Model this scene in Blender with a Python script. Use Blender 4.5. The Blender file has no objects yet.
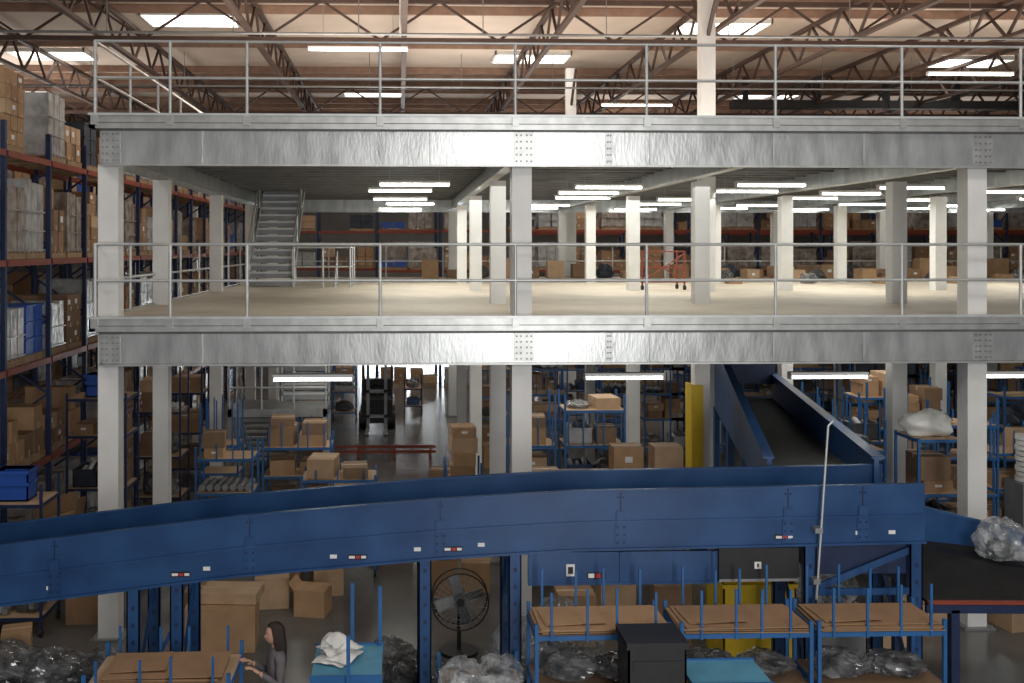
import bpy, math, random
from mathutils import Vector, Matrix, noise
random.seed(11)
S=bpy.context.scene
try:
    S.view_settings.view_transform='Standard'
    S.view_settings.look='None'
except Exception: pass

# ---------------------------------------------------------------- materials
def pmat(name,col,rough=.5,metal=0.,var=.12,scale=3.,bump=0.,bscale=20.,emit=None,es=0.,stretch=None,alpha=None,col2=None,spec=.5,rvar=0.):
    m=bpy.data.materials.new(name); m.use_nodes=True
    nt=m.node_tree; N=nt.nodes; L=nt.links; b=N['Principled BSDF']
    b.inputs['Roughness'].default_value=rough; b.inputs['Metallic'].default_value=metal
    b.inputs['Specular IOR Level'].default_value=spec
    tc=N.new('ShaderNodeTexCoord'); mp=N.new('ShaderNodeMapping')
    L.new(tc.outputs['Object'],mp.inputs['Vector'])
    if stretch: mp.inputs['Scale'].default_value=stretch
    nz=N.new('ShaderNodeTexNoise'); nz.inputs['Scale'].default_value=scale; nz.inputs['Detail'].default_value=4
    L.new(mp.outputs['Vector'],nz.inputs['Vector'])
    cr=N.new('ShaderNodeValToRGB'); cr.color_ramp.elements[0].position=.3; cr.color_ramp.elements[1].position=.7
    c2=col2 if col2 else [min(1,c*(1+var)) for c in col]
    cr.color_ramp.elements[0].color=(*[c*(1-var) for c in col],1); cr.color_ramp.elements[1].color=(*c2,1)
    L.new(nz.outputs['Fac'],cr.inputs['Fac']); L.new(cr.outputs['Color'],b.inputs['Base Color'])
    if rvar:
        mr=N.new('ShaderNodeMapRange'); mr.inputs['To Min'].default_value=rough-rvar; mr.inputs['To Max'].default_value=rough+rvar
        L.new(nz.outputs['Fac'],mr.inputs['Value']); L.new(mr.outputs['Result'],b.inputs['Roughness'])
    if bump:
        n2=N.new('ShaderNodeTexNoise'); n2.inputs['Scale'].default_value=bscale
        L.new(mp.outputs['Vector'],n2.inputs['Vector'])
        bp=N.new('ShaderNodeBump'); bp.inputs['Strength'].default_value=bump; bp.inputs['Distance'].default_value=.02
        L.new(n2.outputs['Fac'],bp.inputs['Height']); L.new(bp.outputs['Normal'],b.inputs['Normal'])
    if emit:
        b.inputs['Emission Color'].default_value=(*emit,1); b.inputs['Emission Strength'].default_value=es
    if alpha:
        n3=N.new('ShaderNodeTexNoise'); n3.inputs['Scale'].default_value=scale*1.6; n3.inputs['Detail'].default_value=3
        L.new(mp.outputs['Vector'],n3.inputs['Vector'])
        mr=N.new('ShaderNodeMapRange'); mr.inputs['From Min'].default_value=.35; mr.inputs['From Max'].default_value=.65
        mr.inputs['To Min'].default_value=alpha[0]; mr.inputs['To Max'].default_value=alpha[1]
        L.new(n3.outputs['Fac'],mr.inputs['Value']); L.new(mr.outputs['Result'],b.inputs['Alpha'])
    return m
GALV=pmat('galvanized_steel',(.45,.465,.46),.33,1.,.2,5,.10,25,stretch=(1,1,.3),rvar=.08)
GALV2=pmat('galvanized_edge',(.48,.49,.48),.40,.9,.15,5)
RAIL=pmat('rail_steel',(.60,.62,.62),.4,.5,.1,4)
WHITE=pmat('column_white_paint',(.80,.80,.78),.45,0,.06,2)
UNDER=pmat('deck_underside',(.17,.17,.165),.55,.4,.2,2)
PLY=pmat('deck_surface',(.66,.57,.45),.6,0,.12,.8)
FLOOR=pmat('floor_concrete',(.13,.127,.122),.20,0,.3,.7)
CEIL=pmat('ceiling_boards',(.68,.58,.50),.8,0,.10,.5)
PURL=pmat('purlin_brown',(.30,.19,.14),.7,0,.2,3)
TRUSS=pmat('truss_brown',(.08,.047,.037),.6,0,.2,3)
WALL=pmat('wall_paint',(.35,.33,.31),.8,0,.1,.6)
BLUE=pmat('conveyor_blue',(.012,.062,.195),.38,0,.22,1.6,col2=(.022,.086,.235),rvar=.08)
BLUE2=pmat('cart_blue',(.02,.12,.33),.45,0,.15,4)
DBLUE=pmat('rack_blue',(.010,.024,.08),.5,0,.2,4)
LBLUE=pmat('tabletop_light_blue',(.11,.34,.50),.5,0,.15,4)
ORANGE=pmat('rack_orange',(.25,.045,.022),.5,0,.15,4)
RED=pmat('label_red',(.5,.03,.03),.5)
YEL=pmat('safety_yellow',(.75,.52,.02),.5,0,.1,3)
BELT=pmat('belt_black',(.016,.016,.017),.65,0,.3,5,spec=.25)
BLACK=pmat('black_plastic',(.015,.015,.017),.5,0,.2,5)
CH=[pmat('cardboard_a',(.42,.26,.14),.8,0,.12,4),pmat('cardboard_b',(.33,.20,.11),.8,0,.12,4),
    pmat('cardboard_c',(.50,.34,.21),.8,0,.12,4),pmat('cardboard_d',(.24,.15,.09),.8,0,.12,4)]
TAPE=pmat('packing_tape',(.55,.42,.28),.35,0,.05,4)
WRAP=pmat('stretch_wrapped',(.26,.19,.14),.22,0,.3,4,.8,9,col2=(.46,.42,.39))
WRAP2=pmat('stretch_wrapped_white',(.38,.38,.37),.22,0,.2,4,.8,9,col2=(.58,.58,.57))
PLASTIC=pmat('clear_plastic_film',(.34,.37,.39),.14,0,.3,4,.3,8,col2=(.78,.81,.83),alpha=(.10,.6),spec=.9)
WBAG=pmat('white_plastic',(.80,.80,.77),.35,0,.06,3,.3,8)
PAPER=pmat('white_paper',(.85,.85,.83),.7,0,.04,3)
DBAG=pmat('grey_plastic_film',(.05,.052,.055),.14,0,.3,4,.3,8,col2=(.30,.31,.32),alpha=(.35,.9),spec=.9)
WOOD=pmat('pallet_wood',(.36,.25,.15),.8,0,.2,5)
LABEL=pmat('label_white',(.8,.8,.8),.5,0,.03,3)
TUBE=pmat('fluorescent_tube',(1,1,1),.5,emit=(1,1,.93),es=10)
SKYL=pmat('skylight_panel',(1,1,1),.5,emit=(1,.96,.9),es=5)
DAY=pmat('daylight_opening',(1,1,1),.5,emit=(.9,.96,1),es=16)
GREY=pmat('grey_metal',(.3,.31,.32),.4,.5,.1,4)
GOODS=[pmat('dark_goods_a',(.03,.04,.06),.5,0,.3,6),pmat('dark_goods_b',(.08,.08,.085),.5,0,.3,6),pmat('dark_goods_c',(.03,.07,.16),.45,0,.3,6),pmat('pale_goods',(.40,.41,.41),.5,0,.2,6)]
SKIN=pmat('skin',(.55,.33,.24),.5,0,.06,6); HAIR=pmat('dark_hair',(.028,.016,.012),.4,0,.3,20,.6,60,stretch=(4,4,.4))
SHIRT=pmat('grey_knit_top',(.13,.12,.13),.85,0,.15,12); JEANS=pmat('blue_jeans',(.05,.08,.16),.85,0,.2,10)
LIP=pmat('lips',(.42,.16,.14),.5); EYE=pmat('eye_dark',(.03,.02,.02),.2); EYEW=pmat('eye_white',(.7,.68,.65),.3)
TOTEB=pmat('tote_blue',(.02,.09,.42),.4,0,.1,4)

# ---------------------------------------------------------------- mesh builder
class MB:
    def __init__(s): s.v=[];s.f=[];s.mi=[];s.mats=[];s.smooth=[]
    def m(s,mat):
        if mat not in s.mats: s.mats.append(mat)
        return s.mats.index(mat)
    def add(s,vs,fs,mat,sm=False):
        o=len(s.v); s.v+= [tuple(v) for v in vs]; k=s.m(mat)
        for f in fs: s.f.append([i+o for i in f]); s.mi.append(k); s.smooth.append(sm)
    BF=[(0,3,2,1),(4,5,6,7),(0,1,5,4),(1,2,6,5),(2,3,7,6),(3,0,4,7)]
    def box(s,x0,x1,y0,y1,z0,z1,mat):
        s.add([(x0,y0,z0),(x1,y0,z0),(x1,y1,z0),(x0,y1,z0),(x0,y0,z1),(x1,y0,z1),(x1,y1,z1),(x0,y1,z1)],s.BF,mat)
    def rbox(s,c,d,mat,rz=0,rx=0,ry=0):
        M=Matrix.Translation(c)@Matrix.Rotation(rz,4,'Z')@Matrix.Rotation(ry,4,'Y')@Matrix.Rotation(rx,4,'X')
        hx,hy,hz=d[0]/2,d[1]/2,d[2]/2
        s.add([M@Vector(p) for p in [(-hx,-hy,-hz),(hx,-hy,-hz),(hx,hy,-hz),(-hx,hy,-hz),(-hx,-hy,hz),(hx,-hy,hz),(hx,hy,hz),(-hx,hy,hz)]],s.BF,mat)
    def bar(s,a,b,w,h,mat):
        a=Vector(a);b=Vector(b);d=(b-a).normalized()
        up=Vector((0,0,1)) if abs(d.z)<.95 else Vector((0,1,0))
        r=d.cross(up).normalized()*(w/2); u=r.cross(d).normalized()*(h/2)
        s.add([a-r-u,a+r-u,b+r-u,b-r-u,a-r+u,a+r+u,b+r+u,b-r+u],s.BF,mat)
    def tube(s,a,b,r,mat,n=8,r2=None):
        a=Vector(a);b=Vector(b);d=(b-a).normalized(); r2=r if r2 is None else r2
        up=Vector((0,0,1)) if abs(d.z)<.95 else Vector((0,1,0))
        x=d.cross(up).normalized(); y=x.cross(d)
        vs=[a+(x*math.cos(2*math.pi*i/n)+y*math.sin(2*math.pi*i/n))*r for i in range(n)]
        vs+=[b+(x*math.cos(2*math.pi*i/n)+y*math.sin(2*math.pi*i/n))*r2 for i in range(n)]
        fs=[(i,(i+1)%n,n+(i+1)%n,n+i) for i in range(n)]
        s.add(vs,fs,mat,True); s.add(vs,[tuple(range(n))[::-1],tuple(range(n,2*n))],mat)
    def carton(s,x,y,z,w,d,h,rz=0,mat=None,open_=False):
        mat=mat or random.choice(CH)
        s.rbox((x,y,z+h/2),(w,d,h),mat,rz)
        if not open_:
            s.rbox((x,y,z+h-.03),(w+.004,.055,.064),TAPE,rz)
            s.rbox((x,y,z+h*.55),(w*.25,d+.006,h*.22),LABEL,rz) if random.random()<.22 else None
        else:
            c,sn=math.cos(rz),math.sin(rz)
            for sx in (-1,1):
                ox=sx*(w/2+.05)
                s.rbox((x+c*ox,y+sn*ox,z+h+.05),(.15,d,.01),mat,rz,0,-sx*.9)
    def obj(s,name,parent=None,origin=None):
        xs=[v[0] for v in s.v];ys=[v[1] for v in s.v];zs=[v[2] for v in s.v]
        o=Vector(((min(xs)+max(xs))/2,(min(ys)+max(ys))/2,min(zs))) if origin is None else Vector(origin)
        me=bpy.data.meshes.new(name)
        me.from_pydata([Vector(v)-o for v in s.v],[],s.f)
        for mt in s.mats: me.materials.append(mt)
        me.polygons.foreach_set('material_index',s.mi); me.polygons.foreach_set('use_smooth',s.smooth)
        me.update()
        ob=bpy.data.objects.new(name,me); S.collection.objects.link(ob)
        if parent: ob.parent=parent; ob.location=o-parent.location
        else: ob.location=o
        return ob
def empty(name,loc=(0,0,0)):
    e=bpy.data.objects.new(name,None); e.location=loc; S.collection.objects.link(e); e.empty_display_size=.3; return e

def blob(mb,c,r,mat,seed=0,amp=.35,freq=2.2,n=28,flat=True):
    c=Vector(c); vs=[];fs=[]
    rows=n//2
    for i in range(rows+1):
        th=math.pi*i/rows
        for j in range(n):
            ph=2*math.pi*j/n
            d=Vector((math.sin(th)*math.cos(ph),math.sin(th)*math.sin(ph),math.cos(th)))
            k=1+amp*noise.noise(d*freq+Vector((seed*7.3,0,0)))-amp*.6*abs(noise.noise(d*freq*2.2+Vector((0,seed*3.1,0))))+amp*.25*noise.noise(d*freq*6)
            p=Vector((d.x*r[0]*k,d.y*r[1]*k,d.z*r[2]*k))
            if flat and p.z<-r[2]*.7: p.z=-r[2]*.7
            vs.append(c+p)
    for i in range(rows):
        for j in range(n):
            a=i*n+j;b=i*n+(j+1)%n
            fs.append((a,a+n,b+n,b))
    mb.add(vs,fs,mat,True)
def ell(mb,c,r,mat,n=14,rows=8):
    vs=[];fs=[]
    for i in range(rows+1):
        th=math.pi*i/rows
        for j in range(n):
            ph=2*math.pi*j/n; vs.append((c[0]+r[0]*math.sin(th)*math.cos(ph),c[1]+r[1]*math.sin(th)*math.sin(ph),c[2]+r[2]*math.cos(th)))
    for i in range(rows):
        for j in range(n): a=i*n+j;b=i*n+(j+1)%n; fs.append((a,a+n,b+n,b))
    mb.add(vs,fs,mat,True)
def film(mb,c,r,mat,seed=0,n=52,amp=.5,inner=True):
    """crumpled plastic film: creased, faceted shell with goods visible inside"""
    c=Vector(c); vs=[];fs=[]; rows=n//2
    for i in range(rows+1):
        th=math.pi*i/rows
        for j in range(n):
            ph=2*math.pi*j/n
            d=Vector((math.sin(th)*math.cos(ph),math.sin(th)*math.sin(ph),math.cos(th)))
            o=Vector((seed*7.3,seed*2.1,0))
            v=noise.voronoi(d*2.6+o)[0]
            k=.85+amp*.5*noise.noise(d*1.5+o)+amp*.55*(v[0]-.35)+.16*(noise.voronoi(d*6+o)[0][0]-.3)
            p=Vector((d.x*r[0]*k,d.y*r[1]*k,d.z*r[2]*k))
            if p.z<-r[2]*.6: p.z=-r[2]*.6
            vs.append(c+p)
    for i in range(rows):
        for j in range(n): a=i*n+j;b=i*n+(j+1)%n; fs+=[(a,a+n,b+n),(a,b+n,b)]
    mb.add(vs,fs,mat,False)
    if inner:
        for q in range(3):
            a=seed+q*2.1
            mb.rbox(c+Vector((math.cos(a)*r[0]*.3,math.sin(a)*r[1]*.3,-r[2]*.25)),(r[0]*.5,r[1]*.5,r[2]*.5),[BLACK,GOODS[1],GOODS[0]][q],a,.2*math.sin(a),.2*math.cos(a))

# ---------------------------------------------------------------- room shell
CZ=12.5
m=MB(); m.box(-30,45,-6,75,-.2,0,FLOOR); m.obj('floor')
sky=[(-6.0,29.6),(9.5,30.1),(-11.8,35.2),(4.5,35.2),(20,35.5),(-1.1,43.5),(15.8,43.5),(-5.5,51),(9.5,51),(-16,44),(24,50),(27,31)]
m=MB(); m.box(-30,45,-6,75,CZ,CZ+.2,CEIL); m.obj('ceiling')
for i,(x,y) in enumerate(sky):
    m=MB()
    m.box(x-1.25,x+1.25,y-.75,y+.75,CZ-.06,CZ-.02,SKYL)
    for a in (-1.3,1.25): m.box(x+a,x+a+.05,y-.8,y+.8,CZ-.16,CZ-.01,WHITE)
    for a in (-.8,.75): m.box(x-1.3,x+1.3,y+a,y+a+.05,CZ-.16,CZ-.01,WHITE)
    m.obj('skylight' if i==0 else 'skylight.%03d'%i)
m=MB(); m.box(-30.2,-30,-6,75,0,CZ,WALL)
for k in range(8): m.box(-30,-29.85,k*10,k*10+.3,0,CZ,WHITE)
m.obj('wall_left')
m=MB(); m.box(45,45.2,-6,75,0,CZ,WALL); m.obj('wall_right')
m=MB(); m.box(-30,45,75,75.2,0,CZ,WALL); m.obj('wall_back')
m=MB(); m.box(-3,4.5,74.9,74.98,0,3.5,DAY)
m.box(-3.15,-3,74.8,74.98,0,3.6,GREY);m.box(4.5,4.65,74.8,74.98,0,3.6,GREY);m.box(-3.15,4.65,74.8,74.98,3.5,3.65,GREY); m.obj('door_1')

def clear(y):
    return all(abs(y-sy)>.85 for sx,sy in sky)
m=MB()
y=1.0
while y<75:
    m.box(-30,45,y-.05,y+.05,CZ-.24,CZ-.01,PURL) if clear(y) else None
    y+=1.6
m.obj('roof_purlins')
m=MB()
for k in range(18):
    x=-27.2+k*3.9
    zt,zb=CZ-.3,CZ-1.2
    m.bar((x,3,zt),(x,74,zt),.14,.11,TRUSS); m.bar((x,3,zb),(x,74,zb),.14,.10,TRUSS)
    y=3;i=0
    while y<73:
        a=(x,y,zt if i%2==0 else zb); b=(x,y+1.0,zb if i%2==0 else zt)
        m.bar(a,b,.065,.065,TRUSS); y+=1.0;i+=1
m.obj('roof_trusses')
m=MB()
for yy in (26.2,40.5,55):
    zt,zb=CZ-.35,CZ-1.35
    m.bar((-29,yy,zt),(44,yy,zt),.12,.12,TRUSS); m.bar((-29,yy,zb),(44,yy,zb),.12,.12,TRUSS)
    x=-29;i=0
    while x<43:
        m.bar((x,yy,zt if i%2==0 else zb),(x+1.5,yy,zb if i%2==0 else zt),.06,.06,TRUSS); x+=1.5;i+=1
m.obj('roof_girders')
m=MB()
for yy,z in ((24.7,11.0),(33.5,11.1),(46,11.2)):
    m.tube((-29,yy,z),(44,yy,z),.035,GREY,6)
    for k in range(24): m.tube((-28+k*3,yy,z),(-28+k*3,yy,CZ-.3),.012,GREY,4)
m.tube((0,24.6,11.0),(0,24.6,12.2),.025,WHITE,6)
m.obj('sprinkler_pipes')
m=MB(); m.box(12.5,44,38.0,38.5,11.1,11.4,BLACK)
for k in range(12): m.box(13+k*2.7,13.06+k*2.7,37.98,38.52,11.08,12.3,BLACK)
m.obj('ventilation_duct')
def ceiling_lamp(x,y,z,L,name='ceiling_lamp',hang=CZ-.3,es=TUBE,drop=True):
    m=MB()
    m.box(x-L/2,x+L/2,y-.08,y+.08,z+.05,z+.10,WHITE)
    m.box(x-L/2+.03,x+L/2-.03,y-.06,y-.02,z,z+.045,es); m.box(x-L/2+.03,x+L/2-.03,y+.02,y+.06,z,z+.045,es)
    m.box(x-L/2,x-L/2+.02,y-.08,y+.08,z-.01,z+.06,WHITE);m.box(x+L/2-.02,x+L/2,y-.08,y+.08,z-.01,z+.06,WHITE)
    if drop:
        for a in (-.35,.35): m.tube((x+a*L,y,z+.09),(x+a*L,y,hang),.006,GREY,4)
    return m.obj(name)
for (x,y,L) in ((-1.1,26.8,2.6),(8.6,37,2.6),(17,30,2.6),(-14,30,2.6)): ceiling_lamp(x,y,11.0,L)
for (x,y) in ((7.3,24.2),(6.05,36.2),(-16,24.2),(-10,50)):
    m=MB(); m.box(x-.17,x+.17,y-.17,y+.17,0,CZ-.3,WHITE); m.box(x-.3,x+.3,y-.3,y+.3,0,.04,GREY)
    for a in(-1,1): m.bar((x,y+a*.15,CZ-1.6),(x,y+a*1.1,CZ-.5),.08,.08,TRUSS)
    m.obj('building_column')

# ---------------------------------------------------------------- mezzanine
MZ=empty('mezzanine',(0,15.3,0))
XL,XR,YF,YB=-4.55,24.0,15.3,36.0
cols=[(-4.36,15.6),(1.84,15.6),(8.87,15.6),(15.6,15.6),(22,15.6)]
for r in (19.1,24.7,30.3,35.6):
    for x in (-4.4,1.82,5.65,9.4,13.2,17,20.8): cols.append((x,r))
m=MB()
for (x,y) in cols:
    h=.15 if y<16 else .14
    m.box(x-h,x+h,y-h,y+h,.02,7.1,WHITE)
    m.box(x-.24,x+.24,y-.24,y+.24,0,.03,GREY)
    for a in (-.2,.2):
        for b in (-.2,.2): m.tube((x+a,y+b,.03),(x+a,y+b,.07),.015,GREY,6)
m.obj('columns',MZ)
for nm,zt,zweb0,zweb1,surf in (('lower',4.81,4.12,4.60,PLY),('upper',7.81,7.09,7.62,PLY)):
    m=MB(); m.box(XL+.06,XR,YF+.03,YB,zt-.05,zt,surf); m.obj('deck_surface_'+nm,MZ)
    m=MB()
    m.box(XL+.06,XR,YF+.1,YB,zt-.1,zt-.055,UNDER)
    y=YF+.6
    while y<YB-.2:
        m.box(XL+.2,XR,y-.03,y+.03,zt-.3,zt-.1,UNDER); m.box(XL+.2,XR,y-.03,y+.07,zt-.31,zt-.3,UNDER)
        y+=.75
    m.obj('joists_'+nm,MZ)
    m=MB()
    for x in (-4.4,1.82,5.65,9.4,13.2,17,20.8):
        m.box(x-.012,x+.012,YF+.2,YB,zweb0+.12,zt-.1,GALV); m.box(x-.1,x+.1,YF+.2,YB,zweb0+.1,zweb0+.12,GALV); 
    m.box(XL,XR,YB-.02,YB,zweb0,zt,GALV)
    m.box(XL-.03,XR,YF-.06,YF+.04,zt-.19,zt+.03,GALV2)
    m.box(XL-.03,XL+.06,YF-.06,YB,zt-.19,zt+.03,GALV2)
    m.box(XL-.04,XR,YF-.085,YF-.06,zt+.0,zt+.035,RAIL)
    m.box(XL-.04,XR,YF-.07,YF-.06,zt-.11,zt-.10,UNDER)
    m.box(XL+.1,XR,YF+.06,YF+.09,zweb0,zweb1,GALV)
    m.box(XL+.1,XR,YF-.01,YF+.09,zweb0-.015,zweb0+.012,GALV2)
    m.box(XL+.1,XR,YF-.0,YF+.09,zweb1-.02,zweb1+.03,UNDER)  # dark strip drawn in as the shadow line between fascia and web
    m.box(XL+.1,XL+.13,YF+.06,YB,zweb0,zweb1,GALV)
    for x in (-2.95,.45,3.78,5.66,7.05,11.0,13.0,18):
        m.box(x-.012,x+.012,YF+.035,YF+.06,zweb0+.02,zweb1-.02,GALV2)
    for x in (-4.3,1.86,3.15,8.9,15.6):
        w=.15 if x!=3.15 else .05
        m.box(x-w,x+w,YF+.045,YF+.06,zweb0+.03,zweb1-.03,GALV2)
        for a in ((-.11,-.045,.045,.11) if w>.1 else (-.02,.02)):
            for k in range(5):
                z=zweb0+.07+k*(zweb1-zweb0-.14)/4
                m.tube((x+a,YF+.02,z),(x+a,YF+.046,z),.014,GREY,6)
    m.obj('beams_'+nm,MZ)
    m=MB()
    P=[-4.5,-3.4,-2.27,-.3,1.72,3.7,5.66,7.6,9.44,11.4,13.4,15.4,17.4,19.4,21.4,23.4]
    yy=YF-.03; z0=zt+.03
    for x in P:
        m.tube((x,yy,zt-.12),(x,yy,zt+1.1),.024,RAIL); m.box(x-.05,x+.05,yy-.06,yy-.03,zt-.14,zt+.0,GALV2)
    for z in (zt+1.1,zt+.56): m.tube((-4.5,yy,z),(XR,yy,z),.022,RAIL)
    y=YF
    while y<YB:
        m.tube((-4.5,y,zt-.1),(-4.5,y,zt+1.1),.024,RAIL); y+=1.95
    for z in (zt+1.1,zt+.56): m.tube((-4.5,yy,z),(-4.5,YB,z),.022,RAIL)
    for z in (zt+1.1,zt+.56): m.tube((-4.5,YB-.05,z),(XR,YB-.05,z),.022,RAIL)
    x=-4.5
    while x<XR: m.tube((x,YB-.05,zt),(x,YB-.05,zt+1.1),.024,RAIL); x+=2.0
    if nm=='upper':
        for z in (zt+1.1,zt+.56): m.tube((-2.2,24,z),(-2.2,32,z),.022,RAIL); 
        for y in (24,26.6,29.3,32): m.tube((-2.2,y,zt),(-2.2,y,zt+1.1),.024,RAIL)
    m.obj('handrail_'+nm,MZ)
m=MB(); z=4.81
for zz in (1.05,.55):
    m.tube((-2.75,26.6,z+zz),(-1.3,26.6,z+zz),.022,RAIL); m.tube((-1.3,26.6,z+zz),(-1.3,29.0,z+zz),.022,RAIL)
for p in ((-2.75,26.6),(-2.0,26.6),(-1.3,26.6),(-1.3,27.8),(-1.3,29.0)): m.tube((p[0],p[1],z),(p[0],p[1],z+1.05),.024,RAIL)
m.obj('stair_guardrail',MZ)
for x in (-1.35,3.5,6.75,9.75,13): ceiling_lamp(x,15.95,3.80,1.24,'fluorescent_fixture',4.5)
k=0
for y in (21.6,24.0,27.4,31.3,34.6):
    for x in (.0,4.6,7.9,11.1,14.3,17.6,20.6):
        if x>14 and y<22: continue
        ceiling_lamp(x+(.3 if k%3==0 else 0),y+(.9 if k%2 else 0),7.16,1.5,'fluorescent_fixture',7.5); k+=1
for x,y in ((3.2,24),(10.6,24),(14,24),(3.2,31),(12,31),(-3,31)): ceiling_lamp(x,y,3.84,1.24,'fluorescent_fixture',4.5)

# ---------------------------------------------------------------- stairs
def stair(name,x0,x1,y0,z0,y1,z1,land=None):
    m=MB()
    def flight(x0,x1,y0,z0,y1,z1):
        n=max(3,int(abs(z1-z0)/.19)); dy=(y1-y0)/n
        for i in range(n):
            t=(i+.5)/n; y=y0+(y1-y0)*t; z=z0+(z1-z0)*(i+1)/n
            m.box(x0+.03,x1-.03,y-abs(dy)*.55,y+abs(dy)*.55,z-.035,z,GALV2)
            m.box(x0+.03,x1-.03,y-dy*.5-.006,y-dy*.5+.006,z-abs(z1-z0)/n+.03,z-.03,GREY)
            m.box(x0+.03,x1-.03,y-abs(dy)*.55-.005,y-abs(dy)*.55+.01,z-.05,z+.005,RAIL)
        for x in (x0,x1):
            m.bar((x,y0,z0+.1),(x,y1,z1+.0),.04,.26,GALV2)
            for h in (.95,.5): m.tube((x,y0,z0+h+.05),(x,y1,z1+h),.022,RAIL)
            for k in range(4):
                t=k/3; m.tube((x,y0+(y1-y0)*t,z0+(z1-z0)*t),(x,y0+(y1-y0)*t,z0+(z1-z0)*t+1),.022,RAIL)
    flight(x0,x1,y0,z0,y1,z1)
    if land:
        lx0,lx1,ly0,ly1=land
        m.box(lx0,lx1,ly0,ly1,z0-.18,z0,GALV2)
        for x in (lx0+.05,lx1-.05):
            for y in (ly0+.05,ly1-.05): m.box(x-.05,x+.05,y-.05,y+.05,0,z0+.0,GALV2)
        for h in (1,.5): m.tube((lx0,ly0+.03,z0+h),(lx1,ly0+.03,z0+h),.022,RAIL); 
        for k in range(4):
            x=lx0+.03+(lx1-lx0-.06)*k/3; m.tube((x,ly0+.03,z0),(x,ly0+.03,z0+1),.022,RAIL)
        flight(lx0,x0-.08,ly1+2.6,0,ly1,z0)
    m.obj(name)
stair('steel_staircase',-4.05,-2.85,27.2,4.81,30.9,7.8)
stair('steel_staircase',-2.9,-1.75,25.2,2.1,28.5,4.75,(-4.0,-1.7,23.9,25.2))

# ---------------------------------------------------------------- pallet racks
def rack(name,mapf,L,depth,levels,top,bay=2.7,load_top=1.5,seed=1,skip=0.08,ground=True,bm=ORANGE,wrapp=.34):
    random.seed(seed)
    m=MB()
    def b(u0,u1,v0,v1,z0,z1,mat,mm=None):
        mm=mm or m
        p=[mapf(*q) for q in ((u0,v0,z0),(u1,v1,z1))]
        x0,x1=sorted((p[0][0],p[1][0]));y0,y1=sorted((p[0][1],p[1][1]));z_0,z_1=sorted((p[0][2],p[1][2]))
        mm.box(x0,x1,y0,y1,z_0,z_1,mat)
    n=int(L/bay+.01)
    for i in range(n+1):
        u=i*bay
        for v in (0,depth-.09):
            b(u-.045,u+.045,v,v+.08,0,top,DBLUE); b(u-.09,u+.09,v-.03,v+.12,0,.02,DBLUE)
        z=.3;k=0
        while z<top-.7:
            a=mapf(u,.05 if k%2==0 else depth-.05,z); c=mapf(u,depth-.05 if k%2==0 else .05,z+.7)
            m.bar(a,c,.04,.04,DBLUE); z+=.7;k+=1
    for i in range(n):
        for z in levels:
            for v in (-.02,depth-.04): b(i*bay+.05,(i+1)*bay-.05,v,v+.06,z-.11,z,bm)
            for q in (.22,.5,.78): b((i+q)*bay-.04,(i+q)*bay+.04,.04,depth-.04,z-.03,z+.002,WOOD)
    r=m.obj(name)
    m=MB()
    for i in range(n):
        for li,z in enumerate(([0.01] if ground else [])+levels):
            zs=z+.005
            nxt=[q for q in levels if q>z+.1]
            hmax=(nxt[0]-z-.35) if nxt else load_top
            for (ua,ub) in ((.06*bay,.475*bay),(.525*bay,.94*bay)):
                if random.random()<skip: continue
                u0=i*bay+ua;u1=i*bay+ub
                for q in range(5): b(u0+(u1-u0-.1)*q/4,u0+(u1-u0-.1)*q/4+.1,.05,depth-.05,zs+.1,zs+.12,WOOD,m)
                for q in (0,.5,1): b(u0,u1,.06+(depth-.22)*q,.06+(depth-.22)*q+.1,zs,zs+.1,WOOD,m)
                zz=zs+.125
                st=random.random()
                if st<wrapp:
                    wm=WRAP if random.random()<.6 else WRAP2
                    h=hmax*random.uniform(.65,.98)-.12
                    nx=3
                    for a in range(nx):
                        ww=(u1-u0)/nx
                        hh=h*random.uniform(.93,1)
                        b(u0+a*ww+.008,u0+(a+1)*ww-.008,.07+random.uniform(0,.03),depth-.08,zz,zz+hh,wm,m)
                    for kk in range(int(h/.35)):
                        b(u0-.005,u1+.005,.055,depth-.07,zz+kk*.35+.02,zz+kk*.35+.045,wm,m)
                elif st<wrapp+.1:
                    H=.3; rem=hmax*random.uniform(.4,.9)-.12; bm_=random.choice([TOTEB,GOODS[0],GOODS[3]])
                    while rem>=H:
                        for a in range(2):
                            ww=(u1-u0)/2
                            b(u0+a*ww+.03,u0+(a+1)*ww-.03,.1,depth-.12,zz,zz+H-.05,bm_,m)
                            b(u0+a*ww+.01,u0+(a+1)*ww-.01,.08,depth-.1,zz+H-.05,zz+H-.01,bm_,m)
                        zz+=H; rem-=H
                else:
                    cm=random.choice(CH); H=random.uniform(.25,.5); nx=random.choice((2,3)); rem=hmax*random.uniform(.6,1)-.12
                    while rem>=H:
                        for a in range(nx):
                            ww=(u1-u0)/nx
                            if rem<2*H and random.random()<.25: continue
                            j=random.uniform(0,.05)
                            b(u0+a*ww+.01,u0+(a+1)*ww-.01,.07+j,depth-.09+j*.3,zz,zz+H-.008,cm if random.random()<.8 else random.choice(CH),m)
                            b(u0+a*ww+.01+ww*.45,u0+a*ww+ww*.6,.067+j,.08+j,zz,zz+H*.25,TAPE,m)
                            if random.random()<.3: b(u0+a*ww+.06,u0+a*ww+.2,.066+j,.08+j,zz+H*.4,zz+H*.7,LABEL,m)
                        zz+=H; rem-=H
    if m.v: m.obj('palletized_cartons',r)
    return r
rack('pallet_rack',lambda u,v,z:(-6.6-v,15.2+u,z),31.0,1.1,[1.95,3.8,5.65,7.5],8.0,bay=2.2,seed=14,load_top=1.6,wrapp=.4)
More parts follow.
